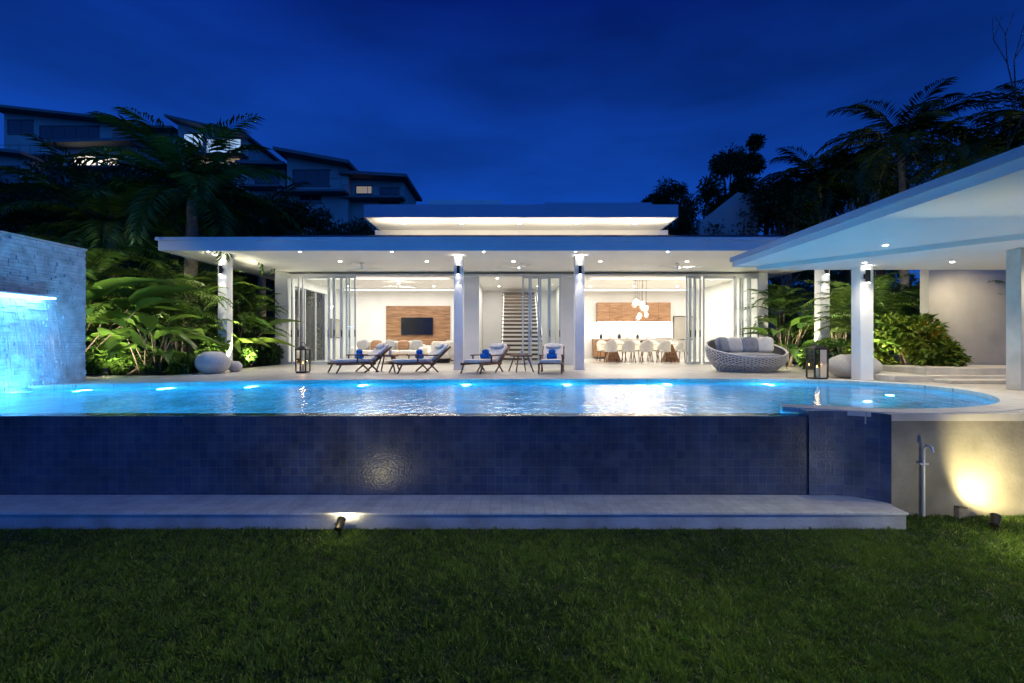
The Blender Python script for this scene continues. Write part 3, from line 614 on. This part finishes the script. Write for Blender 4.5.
# ---------------------------------------------------------------- patio furniture
def lounger():
    m=MB(); A=math.radians(40)
    for s_ in(-1,1):
        x=s_*.33
        m.box(x-.025,x+.025,-.85,.35,.24,.31,wood); 
        m.cyl((x,-.70,.28),(x,-.85,0),.028,.024,wood,8); m.cyl((x,.15,.28),(x,.45,0),.028,.024,wood,8); m.cyl((x,.35,.28),(x,0.0,0),.028,.024,wood,8)
        m.box(x-.04,x+.04,-.30,.46,.50,.535,wood); m.cyl((x,-.22,.50),(x,-.22,.3),.024,.024,wood,8)
        M=Matrix.Translation((x,.30,.30))@Matrix.Rotation(A,4,'X'); m.box(-.025,.025,0,.74,-.03,.02,wood,M)
    for i in range(13): y=-.83+i*.09; m.box(-.31,.31,y,y+.06,.285,.305,wood)
    M=Matrix.Translation((0,.30,.30))@Matrix.Rotation(A,4,'X')
    for i in range(7): m.box(-.31,.31,.04+i*.09,.1+i*.09,-.02,0,wood,M)
    m.pil((0,-.27,.36),(.62,1.14,.10),fabric,.25); m.pil((0,.37,.07),(.62,.76,.10),fabric,.25,M)
    m.pil((0,.60,.14),(.48,.22,.11),fabric,.6,M)
    m.cyl((-.15,-.02,.49),(.15,-.02,.49),.085,.085,blue,18); m.pil((0,-.02,.62),(.22,.18,.16),blue,.8)
    return m.obj('sun_lounger')
l0=lounger(); yl=12.9; sc=.90
l0.location=(X(360,yl),yl,ZP); l0.rotation_euler=(0,0,-.85); l0.scale=(sc,)*3
dup(l0,(X(420,yl),yl,ZP),-.95,sc); dup(l0,(X(486,yl),yl,ZP),-.5,sc); dup(l0,(X(552,yl),yl,ZP),-.15,sc)
def stable():
    m=MB(); m.box(-.24,.24,-.24,.24,.42,.45,wood)
    for i in range(5): m.box(-.24+i*.098,-.24+i*.098+.085,-.24,.24,.451,.468,wood)
    for x in(-1,1):
        for y in(-1,1): m.cyl((x*.26,y*.26,0),(x*.14,y*.14,.43),.02,.02,wood,8)
    m.box(-.17,.17,-.015,.015,.2,.23,wood); m.cyl((.05,.05,.468),(.05,.05,.60),.035,.04,fabric,14); return m.obj('side_table')
t0=stable(); t0.location=(X(388,13.1),13.1,ZP); dup(t0,(X(521,13.1),13.1,ZP),.4)
def daybed():
    m=MB(); R=1.08; n=36;k=8
    def sh(i,j):
        t=2*math.pi*i/n; back=.5+.5*math.sin(t); H=.38+.52*back**1.1; u=j/(k-1); r=R*(.74+.30*math.sin(u*2.0)); return (r*math.cos(t),r*math.sin(t)*.8,.03+H*u)
    for i in range(n):
        for j in range(k-1):
            for s_ in(-1,1):
                m.cyl(sh(i,j),sh(i+s_,j+1),.014,.014,wick,6,False)
    for j in(0,3,7):
        for i in range(n): m.cyl(sh(i,j),sh(i+1,j),.016 if j<7 else .032,.016 if j<7 else .032,wick,6,False)
    vs=[tuple(c*.955 if q<2 else c for q,c in enumerate(sh(i,j))) for i in range(n) for j in range(k)]
    fs=[(i*k+j,((i+1)%n)*k+j,((i+1)%n)*k+j+1,i*k+j+1) for i in range(n) for j in range(k-1)]
    m.add(vs,fs,wickd,True)
    m.pil((0,-.05,.38),(1.85,1.4,.30),gfab,.7); 
    for x,a_,c in((-.62,.5,gfab),(-.2,.15,fabric),(.25,-.1,gfab),(.65,-.5,fabric)):
        M=Matrix.Translation((x,.28-abs(x)*.2,.74))@Matrix.Rotation(a_,4,'Z')@Matrix.Rotation(-.3,4,'X'); m.pil((0,0,0),(.52,.2,.46),c,.5,M)
    return m.obj('wicker_daybed')
db=daybed(); db.location=(X(746,13.4),13.4,ZP); db.rotation_euler=(0,0,.12)
def pot(px,d,r,sq=.9):
    m=MB(); prof=[(.01,0),(.45*r,0)]
    for i in range(15):
        a_=-1.1+ i/14*2.15; prof.append((r*math.cos(a_),r*sq*(math.sin(a_)+math.sin(1.1))))
    zt_=prof[-1][1]; rt=prof[-1][0]; prof+=[(rt*.93,zt_+.01),(rt*.86,zt_-.03),(rt*.8,zt_-.1),(0.01,zt_-.12)]
    m.lathe(prof,(0,0,0),plant_pot,40); m.obj('ball_planter',loc=(X(px,d),d,ZP))
pot(213,12.4,.41,.78); pot(235,13,.18); pot(853,10.9,.54,.55)
def lantern(x,y,s_):
    m=MB(); w_=.16*s_; h=.75*s_
    m.box(-w_,w_,-w_,w_,0,.04,dark)
    for a_ in(-1,1):
        for b_ in(-1,1): m.box(a_*w_-.014,a_*w_+.014,b_*w_-.014,b_*w_+.014,.04,h,dark)
    m.box(-w_-.02,w_+.02,-w_-.02,w_+.02,h,h+.03,dark); m.add([(-w_,-w_,h+.03),(w_,-w_,h+.03),(w_,w_,h+.03),(-w_,w_,h+.03),(-w_*.4,-w_*.4,h+.1),(w_*.4,-w_*.4,h+.1),(w_*.4,w_*.4,h+.1),(-w_*.4,w_*.4,h+.1)],[(0,1,5,4),(1,2,6,5),(2,3,7,6),(3,0,4,7),(4,5,6,7)],dark)
    pts=[(.07*math.cos(t),0,h+.13+.07*math.sin(t)) for t in np.linspace(0,2*math.pi,14)]; m.tube(pts,.007,dark,6)
    for (a_,b_,c_,d_) in((-w_,-w_,w_,-w_),(w_,-w_,w_,w_),(w_,w_,-w_,w_),(-w_,w_,-w_,-w_)): m.add([(a_,b_,.04),(c_,d_,.04),(c_,d_,h),(a_,b_,h)],[(0,1,2,3)],bulbg)
    m.cyl((0,0,.04),(0,0,.3*s_),.05*s_,.05*s_,candle,16); m.lathe([(0,.05),(.008,.03),(.014,.01),(0,0)],(0,0,.3*s_+.005),flame,10)
    m.obj('lantern',loc=(x,y,ZP)); light('POINT',(x,y,ZP+.3*s_+.06),1.5,(1,.6,.25),size=.02)
lantern(X(303,12.6),12.6,.82); lantern(X(817,10.4),10.4,.88)
# ---------------------------------------------------------------- lawn fixtures
def spotfix(x,y,tgt,e,spot=2.0,nm='garden_spotlight',z=.13,col=(1,.82,.42),r=.045):
    m=MB(); d=(Vector(tgt)-Vector((x,y,z))).normalized(); p=Vector((0,0,z)); m.cyl((0,0,0),(0,0,z-.03),.012,.012,dark,8); m.cyl(p-d*.07,p+d*.06,r*.85,r,dark,16,False); m.cyl(p-d*.075,p-d*.07,r*.5,r*.85,dark,16); m.cyl(p+d*.035,p+d*.04,r*.9,r*.9,spotl,16)
    m.cyl((-r-.01,0,z),(r+.01,0,z),.008,.008,dark,6); m.obj(nm,loc=(x,y,0))
    q=Vector((x,y,z))+d*.07; light('SPOT',q,e,col,tgt,size=.03,spot=spot,blend=.6)
spotfix(X(340,4.9),4.9,(X(340,4.9)+.02,5.6,.6),7,2.7,col=(1,.85,.5)); spotfix(X(995,5.0),5.0,(X(1010,5.45),5.5,.72),120,2.1,col=(1,.86,.42))
light('POINT',(X(1000,4.7),4.5,.30),15,(1,.92,.42),size=.05); light('POINT',(X(340,4.9),4.80,.22),2.2,(1,.88,.45),size=.04)
m=MB(); m.cyl((0,0,0),(0,0,.80),.014,.014,alu,10); m.tube([(0,0,.80),(0,-.04,.85),(0,-.10,.84),(0,-.12,.78)],.014,alu,8); m.cyl((-.05,0,.62),(.05,0,.62),.012,.012,alu,8); m.obj('garden_tap',loc=(X(930,5.33),5.41,0))
m=MB(); m.box(-.05,.05,-.03,.03,0,.12,greyw); m.box(-.053,.053,-.033,.033,.12,.128,dark); m.box(-.035,.035,-.036,-.03,.03,.09,greyw); m.obj('utility_box',bevel=.006,loc=(X(962,5.4),5.41,0))
# ---------------------------------------------------------------- plants left
gx0=1.18
clump_palm('areca_palm',(-10.6,12.2,gx0),9,1.7,1.5,leafp,1); clump_palm('areca_palm',(-9.6,13.6,gx0),9,2.2,1.6,leafp,2); clump_palm('areca_palm',(-10.2,15.0,gx0),9,2.6,1.7,leafp,3); clump_palm('areca_palm',(-11.9,13.0,gx0),8,2.4,1.7,leafp,4)
clump_palm('areca_palm',(-9.6,16.6,gx0),9,2.4,1.6,leafp,14); clump_palm('areca_palm',(-12.8,11.0,gx0),8,2.6,1.7,leafg,15)
big_leaf_plant('bird_of_paradise_plant',(-9.3,12.1,gx0),22,1.0,leafg,5); big_leaf_plant('bird_of_paradise_plant',(-11.2,11.9,gx0),26,1.3,leafg,6); big_leaf_plant('bird_of_paradise_plant',(-9.3,15.4,gx0),26,1.2,leafp,7); big_leaf_plant('bird_of_paradise_plant',(-11.0,11.4,gx0),26,1.8,leafg,57,.3)
shrub('broadleaf_shrub',(-10.0,11.9,gx0),(1.3,.4),.75,4200,leafg,.17,8); shrub('broadleaf_shrub',(-8.75,12.4,gx0),(.3,.4),.4,1300,leafg,.13,9); shrub('broadleaf_shrub',(-8.95,14.3,gx0),(.4,1.6),.9,3200,leafg,.15,10); shrub('broadleaf_shrub',(-9.3,16.6,gx0),(.6,1.0),1.3,3200,leafd,.16,16); shrub('broadleaf_shrub',(-12,17.5,gx0),(3,.6),2.4,6000,leafd,.22,17)
palm('palm_tree',(X(190,14.6),14.6,gx0),5.5,30,3.3,leafg,ll=.8,seed=21,lean=(.1,0),tr=.17,nl=40,lw=.055,droop=1.35)
palm('palm_tree',(X(118,14.2),14.2,gx0),4.4,24,2.7,leafg,ll=.7,seed=41,lean=(-.3,0),tr=.14,nl=36,lw=.05,droop=1.35)
palm('palm_tree',(X(86,12.4),12.4,gx0),2.5,18,2.2,leafg,ll=.55,seed=22,tr=.12)
palm('palm_tree',(X(262,20),20,gx0),5.6,20,2.8,leafd,ll=.7,seed=23,tr=.14,lw=.06)
palm('palm_tree',(X(40,17),17,gx0),5.0,20,3.0,leafd,ll=.7,seed=33,tr=.14,lw=.06)
for px,d,h,r,sd in((60,20,6.4,2.8,24),(225,24,8.6,2.8,25),(310,28,8.8,2.6,26),(10,18,5.6,2.6,27),(130,26,9.8,3.0,28),(290,24,7.4,2.2,29),(345,34,9.4,2.4,30),(395,36,9.4,2.2,71),(180,34,13.2,3.0,72),(70,34,13.6,3.2,73),(250,36,12.4,2.8,74)):
    tree('broadleaf_tree',(X(px,d),d,gx0),h,r,7500,leafd,sd,.27)
def gspot(x,y,tgt,e,sp=1.6,col=(1,.92,.62)): 
    m=MB(); m.cyl((0,0,0),(0,0,.12),.01,.01,dark,6); m.cyl((0,0,.12),(0,.02,.22),.045,.05,dark,12,False); m.cyl((0,.01,.17),(0,.012,.18),.042,.042,spotl,12); m.obj('garden_spotlight',loc=(x,y,gx0))
    light('SPOT',(x,y,gx0+.26),e,col,tgt,size=.04,spot=sp,blend=.7)
gspot(-9.5,11.0,(-9.8,12.6,2.8),220,2.0); gspot(-10.9,10.8,(-11.1,12.4,3.1),260,2.0); gspot(-8.3,12.7,(-9.5,14.0,3.0),240,2.0); gspot(-8.25,14.9,(-9.4,16.0,3.0),260,2.0); gspot(-8.35,13.9,(X(190,14.6),14.7,6.6),900,1.1); gspot(-10.6,13.4,(X(160,14.6),14.6,6.4),600,1.5)
# right garden
clump_palm('areca_palm',(10.0,13.2,gx0),9,1.9,1.5,leafp,31); clump_palm('areca_palm',(11.6,13.6,gx0),9,2.1,1.5,leafp,32); clump_palm('areca_palm',(10.8,15.6,gx0),9,2.2,1.6,leafp,34); clump_palm('areca_palm',(9.9,17.2,gx0),8,2.2,1.5,leafg,35); clump_palm('areca_palm',(12.6,12.6,gx0),8,2.2,1.5,leafg,36); clump_palm('areca_palm',(13,15.5,gx0),8,2.2,1.5,leafg,37)
big_leaf_plant('bird_of_paradise_plant',(9.3,15.8,gx0),24,1.1,leafg,38); big_leaf_plant('bird_of_paradise_plant',(8.9,12.6,gx0),16,.7,leafg,39)
shrub('croton_shrub',(9.9,11.5,gx0+.1),.55,1.3,3000,leafc,.2,40,.42); shrub('croton_shrub',(9.0,12.0,gx0),(.7,.4),.8,2400,leafc,.17,41,.42); shrub('broadleaf_shrub',(8.9,13.6,gx0),(.5,.9),.7,2400,leafg,.15,42); shrub('broadleaf_shrub',(11.5,12.6,gx0),(1.2,.5),1.1,3000,leafg,.15,43); shrub('broadleaf_shrub',(12.4,16.9,gx0),(2.5,.5),2.0,5000,leafd,.2,44)
gspot(8.6,11.4,(9.9,13.2,2.8),300,2.0); gspot(10.4,12.0,(11.2,13.6,3.0),240,2.0); gspot(8.3,14.2,(9.8,15.8,2.8),320,2.0); gspot(9.1,10.85,(9.9,11.6,2.0),70,1.8); gspot(9.9,14.3,(10.6,15.6,3.4),240,1.9)
for i,(px,py,d,fl) in enumerate([(905,145,22,3.8),(985,160,20,3.2),(820,185,25,3.0),(762,205,27,2.2),(1040,120,24,3.6),(870,180,28,3.4)]):
    palm('palm_tree',(X(px,d),d,1.18),Z(py,d)-1.18,30,fl,leafd,ll=.9,seed=50+i,tr=.16,lw=.075,lean=(random.uniform(-.4,.4),0))
gspot(X(905,20),20.3,(X(905,22),22,12),420,1.3); gspot(X(985,18.5),18.6,(X(985,20),20,10),260,1.3)  # hidden uplights added to lift the right palm crowns
for i,(px,py,d,r) in enumerate([(728,150,29,2.0),(745,130,30,1.2),(700,190,28,2.2),(790,195,26,2.4),(850,195,26,2.6),(930,190,26,2.8),(1010,180,26,2.8),(1090,170,28,3.2),(665,190,36,1.8)]):
    tree('broadleaf_tree',(X(px,d),d,1.18),Z(py,d)-1.18,r,9000,leafd,60+i,.24)
random.seed(9); m=MB()
def br(p,d,l,r,dep):
    q=p+d*l; m.cyl(p,q,r,r*.7,skinny,6,False)
    if dep:
        for _ in range(3 if dep>2 else 2): br(q,(d+Vector((random.uniform(-.6,.6),random.uniform(-.5,.5),random.uniform(-.1,.5)))).normalized(),l*.75,r*.62,dep-1)
br(Vector((0,0,0)),Vector((0,0,1)),6,.12,0); br(Vector((0,0,6)),Vector((.1,0,1)),2.6,.08,4); m.obj('bare_tree',loc=(X(1000,19),19,1.18))
# ---------------------------------------------------------------- hillside
def hh_(x,y):
    def ss(t): t=max(0,min(1,t)); return t*t*(3-2*t)
    return -1.2+ss((y-27)/26)*(9.5+7.5*ss((-x-6)/28))+.5*math.sin(x*.21)*math.cos(y*.17)
m=MB(); vs=[];fs=[]; nx,ny=80,50
for j in range(ny):
    for i in range(nx): x=-170+340*i/(nx-1); y=26+130*j/(ny-1); vs.append((x,y,hh_(x,y)))
for j in range(ny-1):
    for i in range(nx-1): a_=j*nx+i; fs.append((a_,a_+1,a_+nx+1,a_+nx))
m.add(vs,fs,soil,True); m.obj('hillside_terrain')
g=np.random.default_rng(77); a=Acc(); 
for k in range(260):
    x=g.uniform(-75,45); y=g.uniform(32,62); z=hh_(x,y)
    r=g.uniform(.8,1.9); q=170; d=g.normal(size=(q,3)); d/=np.linalg.norm(d,axis=1,keepdims=True); p=np.array([x,y,z+r*.5])+d*r*g.uniform(.5,1.1,size=(q,1)); s_=g.uniform(.3,.6,size=q)
    a.add(TL,p,d+g.normal(size=(q,3))*.5,g.normal(size=(q,3))+np.array([0,0,1]),s_*.5,s_,g.uniform(0,1,size=q))
a.obj('hillside_foliage',leafd)
hw=mat('house_render',(.38,.38,.36),.8,.12,.6); hg=mat('house_grey',(.14,.145,.15),.8,.1,.6)
dwin=mat('dark_window',(.02,.03,.05),.08,.1,2)
def house(pxl,pxr,pyt_l,pyt_r,pyb,d,dep,wins,body=hw,storeys=2,name='hillside_house'):
    e=empty(name); x0,x1=X(pxl,d),X(pxr,d); zl,zr=Z(pyt_l,d),Z(pyt_r,d); zb=Z(pyb,d); m=MB(); sh=(x1-x0)
    t=.3
    m.add([(x0,d,zb-9),(x1,d,zb-9),(x1,d+dep,zb-9),(x0,d+dep,zb-9),(x0,d,zl-t),(x1,d,zr-t),(x1,d+dep,zr-t),(x0,d+dep,zl-t)],[(0,1,5,4),(1,2,6,5),(2,3,7,6),(3,0,4,7)],body); m.obj('walls',e)
    m=MB(); o=.6; sl=(zr-zl)/sh
    xa,xb=x0-o,x1+o; za,zb2=zl-sl*o,zr+sl*o
    m.add([(xa,d-1.6,za-t),(xb,d-1.6,zb2-t),(xb,d+dep+.5,zb2-t),(xa,d+dep+.5,za-t),(xa,d-1.6,za),(xb,d-1.6,zb2),(xb,d+dep+.5,zb2),(xa,d+dep+.5,za)],[(3,2,1,0),(4,5,6,7),(0,1,5,4),(1,2,6,5),(2,3,7,6),(3,0,4,7)],hg); m.obj('roof',e)
    m=MB()
    for (a_,b_,c_,f_,mt) in wins:
        wx0,wx1=X(a_,d),X(b_,d); wz1,wz0=Z(c_,d),Z(f_,d)
        n=max(1,round((wx1-wx0)/1.3)); ww_=(wx1-wx0)/n
        for i in range(n):
            p0=wx0+i*ww_; m.box(p0+.06,p0+ww_-.06,d-.04,d-.012,wz0+.06,wz1-.06,mt)
            m.box(p0-.03,p0+.05,d-.08,d-.002,wz0,wz1,hg)
        m.box(wx0,wx1+.05,d-.09,d-.003,wz1-.05,wz1+.06,hg); m.box(wx0,wx1+.05,d-.09,d-.003,wz0-.08,wz0+.05,hg)
    m.obj('windows',e)
    m=MB(); zf=zb+(min(zl,zr)-zb)*.42; m.box(x0-.2,x1+.2,d-1.5,d-.1,zf-.2,zf,hg)
    xx=x0-.2
    while xx<x1+.2: m.cyl((xx,d-1.45,zf),(xx,d-1.45,zf+1),.025,.025,hg,5); xx+=1.2
    m.tube([(x0-.2,d-1.45,zf+1),(x1+.2,d-1.45,zf+1)],.03,hg,6); m.obj('balcony',e); return e
house(4,112,110,122,185,56,9,[(8,34,120,134,dwin),(40,100,126,140,dwin)],hw)
house(62,135,146,144,188,50,6,[(74,96,155,173,warmw),(98,118,158,171,warmw)],hw)
house(140,176,130,131,170,62,8,[(146,168,138,152,dwin)],hw)
house(178,248,121,137,172,60,9,[(184,203,134,147,coolw),(206,241,139,153,coolw),(190,240,156,165,dimw)],hw)
house(250,285,166,167,205,48,6,[(255,280,176,190,dwin)],hw)
house(287,348,154,165,215,46,8,[(293,330,170,186,dwin),(300,322,194,203,dwin)],hw)
house(350,404,176,179,215,47,6,[(356,372,186,194,dimw),(380,400,188,204,dwin)],hw)
house(-10,72,186,188,232,30,5,[(2,30,196,212,dwin),(35,66,197,212,dwin)],hg,name='neighbour_house')
house(-60,30,146,156,200,48,6,[(-10,20,166,178,dwin)],hw)
m=MB(); m.add([(X(700,26),26,4),(X(758,26),26,4),(X(758,26),26,Z(196,26)),(X(738,26),26,Z(192,26)),(X(700,26),26,Z(222,26)),(X(700,26),26.3,4),(X(758,26),26.3,4),(X(758,26),26.3,Z(196,26)),(X(738,26),26.3,Z(192,26)),(X(700,26),26.3,Z(222,26))],[(0,1,2,3,4),(9,8,7,6,5),(3,2,7,8),(4,3,8,9),(1,6,7,2),(0,4,9,5)],hw); m.obj('boundary_wall')
